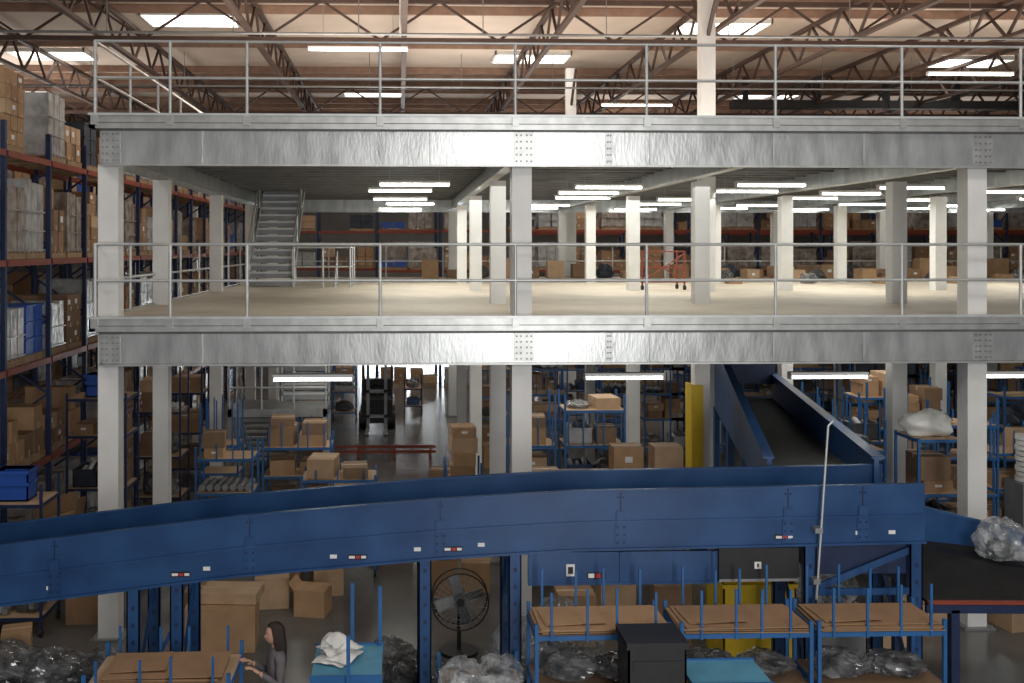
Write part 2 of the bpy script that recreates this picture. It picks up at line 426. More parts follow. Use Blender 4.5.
rack('pallet_rack',lambda u,v,z:(-11.2+v,15.2+u,z),31,1.1,[1.95,3.8,5.65,7.5],8.0,seed=5,load_top=1.6)
rack('pallet_rack',lambda u,v,z:(-1.0+u,43.0+v,z),38,1.1,[1.5,3.2,4.9,6.6],8.0,seed=8,load_top=1.2)
rack('pallet_rack',lambda u,v,z:(6.0+u,52.0+v,z),35,1.1,[1.5,3.2,4.9,6.6],8.0,seed=9,load_top=1.2)
rack('pallet_rack',lambda u,v,z:(-6.45+u,46.8+v,z),8.1,1.1,[3.2,4.9,6.6],8.0,seed=12,load_top=1.2,ground=False)

# ---------------------------------------------------------------- main conveyor
def lerp(a,b,t): return a+(b-a)*t
PR=[(-9.0,1.97),(-4.6,2.43),(-1.9,2.74),(.47,2.92),(2.05,3.0),(6.25,3.05)]
def zt_at(x):
    for (a,za),(b,zb) in zip(PR,PR[1:]):
        if x<=b: return lerp(za,zb,(x-a)/(b-a))
    return PR[-1][1]
CV=empty('belt_conveyor',(0,12.5,0))
m=MB()
def strip(m,y0,y1,d0,d1,mat,x0=None,x1=None):
    xs=[p[0] for p in PR]
    if x0 is not None: xs=[x0]+[x for x in xs if x0<x<x1]+[x1]
    for a,b in zip(xs,xs[1:]):
        za,zb=zt_at(a),zt_at(b)
        m.add([(a,y0,za-d1),(b,y0,zb-d1),(b,y1,zb-d1),(a,y1,za-d1),(a,y0,za-d0),(b,y0,zb-d0),(b,y1,zb-d0),(a,y1,za-d0)],MB.BF,mat)
strip(m,12.0,12.03,0,.36,BLUE); strip(m,11.985,12.05,0,.02,BLUE)
strip(m,11.97,12.03,.36,.385,BLUE); strip(m,12.0,12.03,.385,.68,BLUE); strip(m,11.95,12.03,.68,.705,BLUE)
strip(m,13.07,13.10,0,.70,BLUE); strip(m,13.05,13.12,0,.02,BLUE)
m.obj('side_panels',CV)
m=MB(); strip(m,12.06,13.04,.34,.36,BELT); strip(m,12.06,13.04,.58,.60,BELT)
x=-8.8
while x<6.2: m.tube((x,12.04,zt_at(x)-.47),(x,13.06,zt_at(x)-.47),.05,GREY,8); x+=.6
m.obj('belt',CV)
m=MB()
for x in (-7.6,-5.9,-4.0,-1.75,.47,2.6,4.6,5.5):
    z=zt_at(x)
    m.box(x-.006,x+.006,11.992,12.0,z-.36,z-.02,DBLUE)
    m.box(x-.07,x+.07,11.988,12.0,z-.66,z-.40,BLUE); m.box(x-.055,x+.055,11.98,12.0,z-.42,z-.25,BLUE)
    for a in (-.04,.04):
        for b in (-.62,-.53,-.44): m.tube((x+a,11.975,z+b),(x+a,11.99,z+b),.012,DBLUE,6)
    for b in (-.09,-.27):
        for a in (-.03,.03): m.tube((x+a,11.978,z+b),(x+a,12.0,z+b),.008,DBLUE,5)
m.obj('splice_plates',CV)
m=MB()
for x in (-2.55,-.5,.62,4.55):
    w=.11
    z=zt_at(x)-.60
    m.box(x-w,x+w,11.99,12.0,z-.03,z+.03,BLACK); m.box(x-w+.01,x-.03,11.986,11.99,z-.015,z+.015,LABEL); m.box(x-.015,x+.03,11.986,11.99,z-.015,z+.015,RED); m.box(x+.045,x+w-.01,11.986,11.99,z-.015,z+.015,LABEL)
for x in (-4.05,-2.25,-.78,.2,.95,5.45,5.85): 
    z=zt_at(x)-.57; m.box(x-.04,x+.04,11.99,12.0,z-.022,z+.022,LABEL)
m.obj('labels',CV)
m=MB()
for x in (-6.9,-3.1,-2.6,.29,1.35,4.87,6.15):
    z=zt_at(x)-.7
    for y in (12.0,13.0):
        w=.075
        m.box(x-w,x+w,y,y+.02,.02,z,BLUE); m.box(x-w,x-w+.015,y,y+.09,.02,z,BLUE); m.box(x+w-.015,x+w,y,y+.09,.02,z,BLUE)
        m.box(x-.13,x+.13,y-.05,y+.15,0,.02,BLUE)
        q=.25
        while q<z-.1:
            m.box(x-.02,x+.02,y-.004,y,q,q+.05,DBLUE); q+=.2
    m.bar((x,12.05,z-.15),(x,13.05,z-.15),.05,.08,BLUE); m.bar((x,12.05,.5),(x,13.05,z-.3),.04,.04,BLUE); m.bar((x,12.05,.45),(x,13.05,.45),.05,.06,BLUE)
m.bar((-3.1,12.05,.6),(-2.6,12.05,1.5),.04,.05,BLUE)
m.obj('support_legs',CV)
m=MB()
m.box(1.5,3.75,11.98,12.02,1.93,2.28,BLUE); m.box(1.5,3.75,11.95,12.02,1.9,1.93,BLUE)
for x in (1.52,2.6,3.7): m.box(x-.02,x+.02,11.96,11.98,1.93,2.28,BLUE)
m.box(1.95,2.05,11.97,11.98,2.0,2.14,LABEL); m.box(1.97,2.03,11.965,11.97,2.03,2.11,BLACK)
m.box(2.2,2.42,11.97,11.98,1.97,2.04,BLACK); m.box(2.21,2.28,11.965,11.97,1.98,2.03,LABEL);m.box(2.30,2.35,11.965,11.97,1.98,2.03,RED)
m.box(3.75,4.7,11.93,12.1,1.93,2.32,BLACK); m.box(3.75,4.7,11.92,11.935,1.93,1.96,GREY)
m.box(4.17,4.25,11.92,11.93,2.08,2.16,LABEL); m.box(4.2,4.22,11.915,11.92,2.1,2.14,BLACK)
m.box(4.95,6.1,12.1,12.9,1.95,2.34,DBLUE)
m.box(6.1,6.13,12.03,13.07,1.75,2.3,BLUE); m.bar((4.95,12.05,1.8),(6.1,12.05,2.25),.03,.08,BLUE); m.box(4.9,6.1,12.02,12.06,1.72,1.8,BLUE)
m.obj('drive_and_control_panels',CV)
m=MB(); m.tube((4.9,11.9,1.72),(5.04,11.9,3.76),.014,RAIL,8); m.box(4.86,4.94,11.88,12.0,1.9,1.96,GREY); m.box(4.88,4.97,11.88,12.0,2.5,2.56,GREY)
m.tube((5.04,11.9,3.76),(5.1,11.9,3.82),.012,RAIL,8)
m.obj('photo_eye_pole',CV)

CI=empty('branch_conveyor',(5.9,16,0))
m=MB()
A=Vector((5.5,13.16,2.72));B=Vector((8.15,24.0,2.3))
d=(B-A);d.z=0;d.normalize();r=Vector((d.y,-d.x,0));Zv=Vector((0,0,1))
def slab(m,P,Q,wl,wr,p0,p1,q0,q1,mat):
    a0=P+r*wl;a1=P+r*wr;b0=Q+r*wl;b1=Q+r*wr
    m.add([a0+Zv*p0,a1+Zv*p0,b1+Zv*q0,b0+Zv*q0,a0+Zv*p1,a1+Zv*p1,b1+Zv*q1,b0+Zv*q1],MB.BF,mat)
slab(m,A,B,-.62,.62,-.02,.02,-.02,.02,BELT)
slab(m,A,B,-.69,-.63,-.25,.36,-.25,1.35,BLUE); slab(m,A,B,-.74,-.6,.36,.39,1.35,1.38,BLUE)
slab(m,A,B,.63,.69,-.25,.42,-.25,.55,BLUE); slab(m,A,B,.6,.76,.42,.45,.55,.58,BLUE); slab(m,A,B,.69,.73,.1,.13,.15,.18,BLUE)
slab(m,A,B,-.6,.6,-.25,-.2,-.25,-.2,DBLUE)
for t in (.3,.6,.97):
    P=A.lerp(B,t)
    for s in (-.66,.66): q=P+r*s; m.box(q.x-.06,q.x+.06,q.y-.06,q.y+.06,0,P.z-.2,BLUE)
slab(m,A.lerp(B,.93),B,-.7,.7,1.35,1.6,1.35,1.6,DBLUE)
slab(m,A.lerp(B,.99),B,-.66,.66,.35,1.4,.35,1.4,DBLUE)
m.obj('frame_and_belt',CI)
m=MB()
def qprism(m,pts,th,mat):
    vs=[Vector(p) for p in pts]; o=Vector(th)
    m.add(vs+[v+o for v in vs],[(0,1,2,3),(7,6,5,4),(0,4,5,1),(1,5,6,2),(2,6,7,3),(3,7,4,0)],mat)
qprism(m,[(6.25,11.95,1.66),(9.6,11.95,1.60),(9.6,13.6,1.60),(6.25,13.6,2.0)],(0,0,-.04),BELT)
qprism(m,[(6.25,13.6,1.9),(9.6,13.6,1.5),(9.6,13.6,1.72),(6.7,13.6,2.45)],(0,.04,0),BLUE)
qprism(m,[(6.66,13.57,2.43),(9.6,13.57,1.70),(9.6,13.57,1.73),(6.66,13.57,2.47)],(0,.09,0),BLUE)
qprism(m,[(6.25,13.6,1.9),(6.34,13.6,1.9),(6.7,13.6,2.45),(6.25,13.6,2.45)],(0,.04,0),BLUE)
qprism(m,[(6.25,11.9,1.64),(9.6,11.9,1.585),(9.6,11.9,1.62),(6.25,11.9,1.68)],(0,.05,0),ORANGE)
qprism(m,[(6.25,11.95,1.52),(9.6,11.95,1.46),(9.6,11.95,1.57),(6.25,11.95,1.63)],(0,.05,0),DBLUE)
for x in (6.6,8.9):
    for y in (12.0,13.4): m.box(x-.05,x+.05,y-.05,y+.05,0,1.55,DBLUE)
m.obj('discharge_conveyor')

# ---------------------------------------------------------------- carts
def cart(x0,x1,y0,y1,shelves,posth,spind=None,mat=BLUE2,deck=None):
    m=MB(); deck=deck or CH[2]
    for x in (x0,x1):
        for y in (y0,y1):
            m.box(x-.02,x+.02,y-.02,y+.02,.12,posth,mat)
            m.tube((x-.02,y,.06),(x+.02,y,.06),.06,BLACK,10)
    for z in shelves:
        for y in (y0,y1): m.bar((x0,y,z-.03),(x1,y,z-.03),.03,.05,mat)
        for x in (x0,x1): m.bar((x,y0,z-.03),(x,y1,z-.03),.03,.05,mat)
        m.box(x0,x1,y0,y1,z-.012,z,deck)
    if spind:
        zs,zt,n=spind
        for k in range(n):
            x=x0+(x1-x0)*(k+.5)/n+random.uniform(-.06,.06)
            for y in (y0-.02,y1+.02):
                m.box(x-.013,x+.013,y-.013,y+.013,zs-.06,zt*random.uniform(.97,1),mat)
    return m
def goods(m,x,y,z,w,d,h,kk=None):
    k=random.random() if kk is None else kk
    if k<.4:
        mt=random.choice(GOODS); t=.015
        m.box(x-w/2,x+w/2,y-d/2,y-d/2+t,z,z+h*.8,mt);m.box(x-w/2,x+w/2,y+d/2-t,y+d/2,z,z+h*.8,mt)
        m.box(x-w/2,x-w/2+t,y-d/2,y+d/2,z,z+h*.8,mt);m.box(x+w/2-t,x+w/2,y-d/2,y+d/2,z,z+h*.8,mt);m.box(x-w/2,x+w/2,y-d/2,y+d/2,z,z+t,mt)
        m.box(x-w/2-.01,x+w/2+.01,y-d/2-.01,y-d/2+t,z+h*.74,z+h*.8,mt)
        for q in range(3): m.tube((x-w*.3+q*w*.3,y-d*.3,z+h*.45),(x-w*.3+q*w*.3,y+d*.3,z+h*(.6+.3*random.random())),w*.12,random.choice(GOODS+[GREY]),8)
    elif k<.8: film(m,(x,y,z+h*.38),(w*.52,d*.52,h*.6),random.choice([DBAG,DBAG,GOODS[1],GOODS[0]]),random.random()*50,20,.5,False)
    else:
        for q in range(4): m.tube((x-w/2+w*(q+.5)/4,y-d/2,z+w*.13),(x-w/2+w*(q+.5)/4,y+d/2,z+w*.13),w*.12,random.choice([GREY,GOODS[0],GOODS[3]]),8)
def fill(m,x0,x1,y0,y1,z,hmin,hmax,w=.45,d=.4,p=.9,dark=0,kk=None):
    nx=max(1,int((x1-x0)/w)); ny=max(1,int((y1-y0)/d))
    for i in range(nx):
        for j in range(ny):
            if random.random()>p: continue
            ww=(x1-x0)/nx;dd=(y1-y0)/ny;H=random.uniform(hmin,hmax);zz=z+.002
            if random.random()<dark:
                goods(m,x0+(i+.5)*ww,y0+(j+.5)*dd,zz,ww*.9,dd*.9,min(H,.5),kk); continue
            tgt=z+H
            while zz<tgt-.1:
                h=min(random.uniform(.16,.42),tgt-zz+.05); f=random.uniform(.7,.92)
                m.carton(x0+(i+.5)*ww+random.uniform(-.02,.02),y0+(j+.5)*dd,zz,ww*f,dd*.88,h,random.uniform(-.12,.12),random.choice(CH)); zz+=h+.002
def load_cart(name,x0,x1,y0,y1,shelves,posth,hts,spind=None,w=.45,extra=None,p=.9,dark=.3,mat=BLUE2):
    m=cart(x0,x1,y0,y1,shelves,posth,spind,mat); 
    c=m.obj(name)
    m=MB()
    for z,h in zip(shelves,hts):
        if h: fill(m,x0+.05,x1-.05,y0+.05,y1-.05,z,h*.5,h,w,p=p,dark=dark)
    if extra: extra(m)
    if m.v: m.obj('goods',c)
    return c
random.seed(21)
load_cart('stock_cart',-4.0,-2.9,20.2,21.0,[.4,1.05,1.72],1.95,[.5,0,.55],(1.72,2.05,4),dark=.0,extra=lambda m:[m.tube((-3.9+i*.15,20.3,1.13),(-3.9+i*.15,20.9,1.13),.07,GREY,8) for i in range(7)])
load_cart('stock_cart',-2.85,-1.45,21.4,22.2,[.4,1.1,1.7],1.9,[.5,.4,.72],(1.7,2.25,5),dark=.1)
load_cart('stock_cart',-1.75,-.45,18.3,19.1,[.5,1.1,1.72],1.8,[.3,.3,.32],(1.72,1.95,3),w=.6,dark=.1)
load_cart('stock_cart',.9,1.6,20.2,20.9,[.3,1.0],1.6,[.6,1.45],None,w=.35,dark=.0)
load_cart('stock_cart',2.15,3.1,20.4,21.2,[.3,1.1,1.9],2.9,[.7,.7,.95],(1.9,2.5,4),dark=.2)
load_cart('stock_cart',3.3,4.5,20.4,21.2,[.3,1.1,1.9,2.6],2.9,[.7,.7,.5,.3],(1.9,2.6,5),dark=.4)
load_cart('stock_cart',2.0,4.9,17.5,18.1,[.4,1.2,1.93],1.93,[.4,.5,0],None,extra=lambda m:(m.carton(3.95,17.8,1.94,.52,.45,.46,0,CH[0]),m.carton(4.65,17.8,1.94,.5,.45,.46,0,CH[2]),m.carton(2.4,17.8,1.94,.7,.4,.06,0,CH[2])))
load_cart('stock_cart',7.95,8.75,18.2,19.0,[.4,1.0,1.6,2.2],2.75,[.4,.4,.45,.4],None,dark=.7)
load_cart('stock_cart',8.5,9.9,20.6,21.4,[.4,1.2,1.9],3.0,[.6,.5,.6],(1.9,2.7,5),dark=.9)
load_cart('stock_cart',9.95,11.3,19.0,19.8,[.4,1.2,1.9,2.5],3.0,[.6,.5,.4,.3],(1.9,2.7,5),dark=.6)
load_cart('stock_cart',8.75,9.5,17.0,17.8,[.3,1.0,1.7,2.62],2.64,[.5,.55,.7,0],None,w=.35,dark=.2)
load_cart('stock_cart',11.7,12.9,19.8,20.6,[.3,1.1,1.8],2.6,[.5,.4,.5],(1.8,2.3,4),dark=.4)
load_cart('stock_cart',11.0,12.1,22.2,23.0,[.3,1.1,1.9],2.9,[.6,.6,.8],None)
for k in range(36):
    x=random.uniform(2.4,20); y=random.choice((22.6,26.4,28.2,32.4,33.9,38.2,40.2))
    if 5.2<x<9.6 and y<28: x+=5
    w=random.uniform(1.0,1.6)
    load_cart('stock_cart',x,x+w,y,y+.8,[.3,1.1,1.8,2.5],random.uniform(2.6,3.1),[.6,.5,.5,random.uniform(.2,.7)],(1.8,2.4,3) if k%2 else None,w=.5,dark=.5)
for (x,y,h) in ((-3.2,32,2.2),(-4.3,22.2,2.3),(2.2,29.2,2.2),(-2.9,37,1.5),(-2.3,34.6,1.7)):
    load_cart('stock_cart',x,x+.8,y,y+.7,[.3,1.0,1.6],h+.2,[.5,.4,.35],(1.6,h+.3,3),dark=.6,w=.4)
random.seed(77)
m=MB()
for (x,y,h) in ((-1.6,24.4,.7),(-1.0,24.3,.4),(2.4,27.4,.6),(-2.4,30.2,.8),(1.0,24.8,.5)): m.carton(x,y,0,.5,.45,h,random.uniform(-.3,.3))
m.obj('loose_cartons')
m=MB()
for k in range(9): m.tube((12.15,19.4,.05+1.3+k*.1),(12.15,19.4,1.43+k*.1),.24-.02*(k%2),WBAG,16)
m.box(11.85,12.45,19.1,19.7,0,1.34,GREY)
m.obj('stacked_plastic_rolls')
m=MB(); blob(m,(9.1,17.4,2.80),(.46,.3,.25),WBAG,3,.22,1.5,40); m.obj('white_plastic_bag')

m=MB(); fx,fy=-.75,33.0
m.box(fx-.5,fx+.5,fy,fy+1.2,.2,.95,BLACK); m.box(fx-.5,fx+.5,fy+1.2,fy+1.75,.2,1.1,DBLUE)
m.box(fx-.45,fx+.45,fy+.9,fy+1.2,.95,1.5,BLACK)
for sx in (-.47,.47):
    m.bar((fx+sx,fy+.15,.9),(fx+sx,fy+.35,2.1),.06,.06,BLACK); m.bar((fx+sx,fy+1.5,1.1),(fx+sx,fy+1.4,2.1),.06,.06,BLACK)
    for yy in (.25,1.45): m.tube((fx+sx-.12,fy+yy,.28),(fx+sx+.12,fy+yy,.28),.28,BLACK,16)
    m.box(fx+sx*.6-.05,fx+sx*.6+.05,fy-.2,fy-.08,.05,2.3,GREY); m.box(fx+sx*.6-.06,fx+sx*.6+.06,fy-1.2,fy-.15,.05,.1,GREY)
for q in range(6): m.box(fx-.5,fx+.5,fy+.3+q*.2,fy+.36+q*.2,2.1,2.14,BLACK)
for z in (.4,1.2,2.2): m.box(fx-.33,fx+.33,fy-.2,fy-.12,z,z+.1,GREY)
m.tube((fx,fy+.35,1.0),(fx,fy+.5,1.35),.03,BLACK); m.tube((fx,fy+.49,1.34),(fx,fy+.5,1.37),.17,BLACK,14)
m.obj('forklift')
m=MB()
for k in range(4): m.box(-2.2+k*1.0,-2.12+k*1.0,28.6,28.68,0,.34,ORANGE)
m.box(-2.3,1.0,28.58,28.62,.12,.2,ORANGE); m.box(-2.3,1.0,28.58,28.62,.26,.34,ORANGE); m.obj('red_guard_rail')
m=load_cart('picking_cart',.15,.75,36.0,37.0,[.3,.9],1.3,[.4,.5],None,dark=.9,mat=DBLUE)

m=MB(); m.rbox((-5.9,17.6,1.0),(.9,.04,1.3),CH[1],1.1,.18); m.rbox((-5.8,17.9,.9),(.8,.03,1.2),CH[3],1.15,.2); m.rbox((-5.85,17.3,.85),(.8,.03,1.1),CH[0],1.0,.2); m.obj('flattened_cardboard')
load_cart('shelf_cart',-6.3,-5.2,19.6,20.5,[.4,1.3,2.3,3.0],3.1,[.5,.5,.3,0],None,dark=.5,mat=DBLUE)
def tote(m,x,y,z,w,d,h,mat):
    t=.02
    m.box(x-w/2,x+w/2,y-d/2,y-d/2+t,z,z+h,mat);m.box(x-w/2,x+w/2,y+d/2-t,y+d/2,z,z+h,mat)
    m.box(x-w/2,x-w/2+t,y-d/2,y+d/2,z,z+h,mat);m.box(x+w/2-t,x+w/2,y-d/2,y+d/2,z,z+h,mat)
    m.box(x-w/2,x+w/2,y-d/2,y+d/2,z,z+t,mat)
    m.box(x-w/2-.02,x+w/2+.02,y-d/2-.02,y-d/2+t,z+h-.05,z+h,mat);m.box(x-w/2-.02,x+w/2+.02,y+d/2-t,y+d/2+.02,z+h-.05,z+h,mat)
    m.box(x-w/2-.02,x-w/2+t,y-d/2,y+d/2,z+h-.05,z+h,mat);m.box(x+w/2-t,x+w/2+.02,y-d/2,y+d/2,z+h-.05,z+h,mat)
m=MB(); tote(m,-5.75,19.95,3.01,.5,.4,.3,TOTEB); tote(m,-5.75,19.95,3.21,.52,.42,.22,TOTEB); m.obj('blue_tote')
m=MB(); tote(m,-5.9,15.95,2.01,.5,.4,.28,TOTEB); tote(m,-5.9,15.95,2.23,.5,.4,.24,TOTEB); m.obj('blue_tote')
load_cart('stock_cart',-5.9,-4.9,23.0,23.9,[.3,1.2,2.2],3.2,[.6,.8,.8],None,mat=DBLUE)
load_cart('stock_cart',-5.9,-5.0,26.0,26.9,[.3,1.2,2.2],3.2,[.6,.8,.8],None,mat=DBLUE)
load_cart('stock_cart',-6.4,-5.4,15.6,16.4,[.3,1.2,2.0],2.3,[.6,.5,0],None,dark=.9,mat=DBLUE)

m=MB()
m.box(5.42,5.64,18.88,18.93,0,3.3,YEL); m.box(5.42,5.47,18.93,19.3,0,3.3,YEL); m.box(5.38,5.7,18.84,18.88,0,.3,BLACK); m.obj('column_guard')

m=MB()
z=4.81; x0,x1,y0,y1=5.95,7.0,25.0,25.7
for x in (x0,x1):
    for y in (y0,y1):
        m.box(x-.02,x+.02,y-.02,y+.02,z+.1,z+.95,ORANGE); m.tube((x-.03,y,z+.06),(x+.03,y,z+.06),.06,BLACK,10)
for q in (.2,.55,.95):
    for y in (y0,y1): m.bar((x0,y,z+q),(x1,y,z+q),.03,.03,ORANGE)
    for x in (x0,x1): m.bar((x,y0,z+q),(x,y1,z+q),.03,.03,ORANGE)
m.bar((x0,y0,z+.2),(x1,y0,z+.9),.025,.025,ORANGE);m.bar((x1,y0,z+.2),(x0,y0,z+.9),.025,.025,ORANGE)
m.obj('red_utility_cart')
m=MB()
random.seed(4)
for k in range(22):
    x=9.6+k*.55; y=(29.2,31.6,34,32.6)[k%4]
    if k%3==1: goods(m,x,y,4.812,.5,.5,.35,.6)
    else: m.carton(x,y,4.812,random.uniform(.35,.5),.5,random.uniform(.12,.4),random.uniform(-.2,.2))
m.obj('cartons_on_deck')
m=MB()
for k in range(24):
    if k%5==2: goods(m,1+k*.85,34.6,4.812,.6,.5,.5,.5)
    else: m.carton(1+k*.85,34.6,4.812,.55,.5,random.uniform(.2,.7),0)
m.obj('carton_row')

# ---------------------------------------------------------------- cartons on floor behind conveyor
random.seed(6)
m=MB(); m.carton(-2.62,15.25,0,1.0,.75,.66,.05,CH[0]); m.carton(-2.5,15.3,.67,.85,.6,.14,-.08,CH[2]); m.carton(-3.3,16.3,0,.6,.5,.5,.1,CH[1])
m.obj('carton_pile')
m=MB()
m.carton(-2.1,16.9,0,.55,.45,.5,.1,CH[2]);m.carton(-1.4,16.5,0,.5,.45,.42,-.2,CH[0],True);m.carton(-2.0,17.7,0,.6,.5,.7,0,CH[1]);m.carton(-1.25,17.5,0,.5,.5,.55,.2,CH[2])
m.obj('carton_pile')
m=MB(); m.carton(-4.95,16.3,0,.5,.4,.75,0,CH[1]); m.carton(-5.5,14.9,0,.4,.4,.4,.3,CH[0]);m.obj('carton_pile')
m=MB(); m.carton(.7,17.4,0,.5,.5,.6,.1,CH[1]);m.carton(1.3,17.6,0,.5,.5,.5,-.1,CH[0]);m.carton(.75,17.45,.61,.5,.45,.4,.2,CH[2]); m.obj('carton_pile')
m=MB(); m.carton(-.1,19.6,0,.6,.5,.7,.2,CH[2]); m.carton(-.4,20.8,0,.5,.4,.5,0,CH[1]); m.obj('carton_pile')
m=MB(); 
for k in range(3): m.carton(2.6+k*.72,15.2+(k%2)*.6,0,.55,.5,random.uniform(.5,1.1),random.uniform(-.1,.1))
m.obj('carton_pile')
m=MB()
for k in range(4): m.carton(7.3+k*.75,15.0+(k%2)*.55,0,.6,.5,random.uniform(.4,.7),random.uniform(-.2,.2)) if k!=2 else None
m.obj('carton_pile')
m=MB(); tote(m,4.9,14.2,0.12,1.0,.8,1.15,YEL); 
for a in(-.4,.4):
    for b in (-.3,.3): m.tube((4.9+a-.03,14.2+b,.06),(4.9+a+.03,14.2+b,.06),.06,BLACK,10)
m.obj('yellow_bin')
m=MB(); tote(m,6.1,14.5,0.0,.9,.7,.75,GREY); m.obj('grey_bin')
m=MB(); film(m,(6.1,14.5,1.02),(.46,.33,.42),PLASTIC,8); m.obj('clear_plastic_bag')

m=MB()
c=Vector((.85,14.6,.85))
cy=c.y
for i in range(28):
    a=2*math.pi*i/28;b=2*math.pi*(i+1)/28
    for y in (cy-.15,cy+.1): m.tube((c.x+.4*math.cos(a),y,c.z+.4*math.sin(a)),(c.x+.4*math.cos(b),y,c.z+.4*math.sin(b)),.012,BLACK,5)
    m.tube((c.x+.06*math.cos(a),cy-.17,c.z+.06*math.sin(a)),(c.x+.4*math.cos(a),cy-.15,c.z+.4*math.sin(a)),.004,GREY,4)
for r_ in (.15,.25,.33):
    for i in range(20):
        a=2*math.pi*i/20;b=2*math.pi*(i+1)/20; m.tube((c.x+r_*math.cos(a),cy-.16,c.z+r_*math.sin(a)),(c.x+r_*math.cos(b),cy-.16,c.z+r_*math.sin(b)),.004,GREY,4)
m.tube((c.x,cy-.15,c.z),(c.x,cy+.25,c.z),.09,BLACK,12)
for i in range(4):
    a=i*math.pi/2+.3; m.rbox((c.x+.2*math.cos(a),cy-.03,c.z+.2*math.sin(a)),(.3,.015,.16),GREY,0,.5,-a)
m.tube((c.x,cy+.2,.05),(c.x,cy+.2,.85),.03,BLACK); 
m.tube((c.x,cy+.2,0),(c.x,cy+.2,.05),.28,BLACK,20)
m.obj('pedestal_fan')

# ---------------------------------------------------------------- foreground carts
def folded(m,x0,x1,y0,y1,z,n=3,mat=None):
    for k in range(n):
        a=random.uniform(-.03,.03)
        m.rbox(((x0+x1)/2+random.uniform(-.03,.03),(y0+y1)/2+random.uniform(-.02,.02),z+.012+k*.016),((x1-x0)*random.uniform(.9,1),(y1-y0)*random.uniform(.85,1),.010),mat or CH[(k+2)%4],a,0,0)
    m.rbox(((x0*.7+x1*.3),(y0+y1)/2,z+.012+n*.018),((x1-x0)*.45,(y1-y0)*.7,.006),mat or CH[2],.06,0,-.02)
random.seed(31)
m=cart(-3.3,-1.8,10.8,11.7,[.4,.85,1.25],1.4,(1.25,1.6,4)); c=m.obj('picking_cart'); m=MB(); folded(m,-3.2,-1.9,10.9,11.6,1.25,5,CH[1]); fill(m,-3.2,-1.9,10.9,11.6,.4,.2,.35); m.obj('flattened_cartons',c)
for x0,x1,cm in ((1.47,2.92,CH[0]),(3.05,4.47,CH[1]),(4.56,5.95,CH[1])):
    m=cart(x0,x1,11.0,11.7,[.4,1.1,1.68],1.8,(1.68,2.2,4),deck=CH[3]); c=m.obj('picking_cart'); m=MB(); folded(m,x0-.02,x1+.02,10.97,11.71,1.68,4,cm); fill(m,x0+.1,x1-.1,11.05,11.65,.4,.2,.35,dark=.8,kk=.6)
    film(m,(x0+.4,11.35,1.20),(.34,.27,.16),DBAG,x0*3,40); film(m,(x0+1.0,11.35,1.19),(.34,.27,.14),DBAG,x0*5,40); m.obj('flattened_cartons',c)
def table(name,x0,x1,y0,y1,z,posts):
    m=MB(); m.box(x0,x1,y0,y1,z-.05,z,LBLUE); m.box(x0-.01,x1+.01,y0-.01,y0+.01,z-.07,z+.02,BLUE2);m.box(x0-.01,x1+.01,y1-.01,y1+.01,z-.07,z+.02,BLUE2)
    for x in (x0+.04,x1-.04):
        for y in (y0+.04,y1-.04): m.box(x-.025,x+.025,y-.025,y+.025,.1,z-.05,BLUE2); m.tube((x-.02,y,.055),(x+.02,y,.055),.055,BLACK,10)
    m.box(x0+.04,x1-.04,y0+.04,y1-.04,.4,.43,LBLUE)
    for (x,y,h) in posts: m.box(x-.02,x+.02,y-.02,y+.02,z-.05,h,BLUE2)
    return m.obj(name)
table('work_table',-.95,-.2,10.9,11.8,1.3,[(-.55,10.86,1.75),(-.55,11.82,2.0),(-.23,11.76,1.98)])
table('work_table',2.98,3.8,10.3,10.92,1.42,[])
m=MB()
def sheet(m,cx,cy,cz,w,d,rz,amp,seed,mat=PAPER,n=12):
    vs=[];fs=[]
    c_,s_=math.cos(rz),math.sin(rz)
    for i in range(n+1):
        for j in range(n+1):
            u=(i/n-.5);v=(j/n-.5)
            h=amp*(.6*abs(noise.noise(Vector((u*2.2+seed*5,v*2.2,seed))))+max(0,.9-2.6*(u*u+v*v)))
            vs.append((cx+c_*u*w-s_*v*d,cy+s_*u*w+c_*v*d,cz+h))
    for i in range(n):
        for j in range(n): a=i*(n+1)+j; fs.append((a,a+n+1,a+n+2,a+1))
    m.add(vs,fs,mat,True)
for k in range(7): sheet(m,-.69+random.uniform(-.05,.05),11.42+random.uniform(-.07,.09),1.306+k*.026,.38-.02*k,.44-.03*k,random.uniform(-1,1),.05+.012*k,k+1)
m.obj('crumpled_packing_paper')
m=cart(2.28,2.95,10.3,10.9,[.5,1.15],1.15,None); c=m.obj('low_cart')
m=MB(); tote(m,2.62,10.6,1.16,.6,.5,.66,BLACK); m.box(2.3,2.94,10.32,10.88,1.80,1.84,BLACK); m.rbox((2.62,10.35,1.6),(.5,.02,.1),BLACK); m.obj('black_storage_tote')
m=cart(.45,1.35,10.9,11.9,[.4,.95],1.15,None); c=m.obj('bag_cart')
m=MB(); film(m,(.70,11.35,1.08),(.28,.42,.2),PLASTIC,1); film(m,(1.12,11.5,1.08),(.26,.36,.19),PLASTIC,2); film(m,(.9,11.1,1.06),(.4,.22,.16),PLASTIC,4); m.obj('clear_plastic_bags')
m=MB(); film(m,(2.2,13.8,.45),(.65,.42,.6),PLASTIC,6); film(m,(1.6,13.9,.35),(.42,.35,.5),PLASTIC,9); m.obj('clear_plastic_bags')
m=MB(); film(m,(-.2,14.0,.2),(.5,.38,.32),DBAG,11); film(m,(.2,13.7,.18),(.42,.3,.28),DBAG,12); m.obj('plastic_bag_pile')
m=MB(); film(m,(-5.4,14.1,.2),(.6,.4,.32),DBAG,13); film(m,(-4.7,14.0,.17),(.5,.38,.28),DBAG,14);film(m,(-4.1,14.2,.13),(.4,.32,.2),DBAG,15); m.obj('plastic_bag_pile')
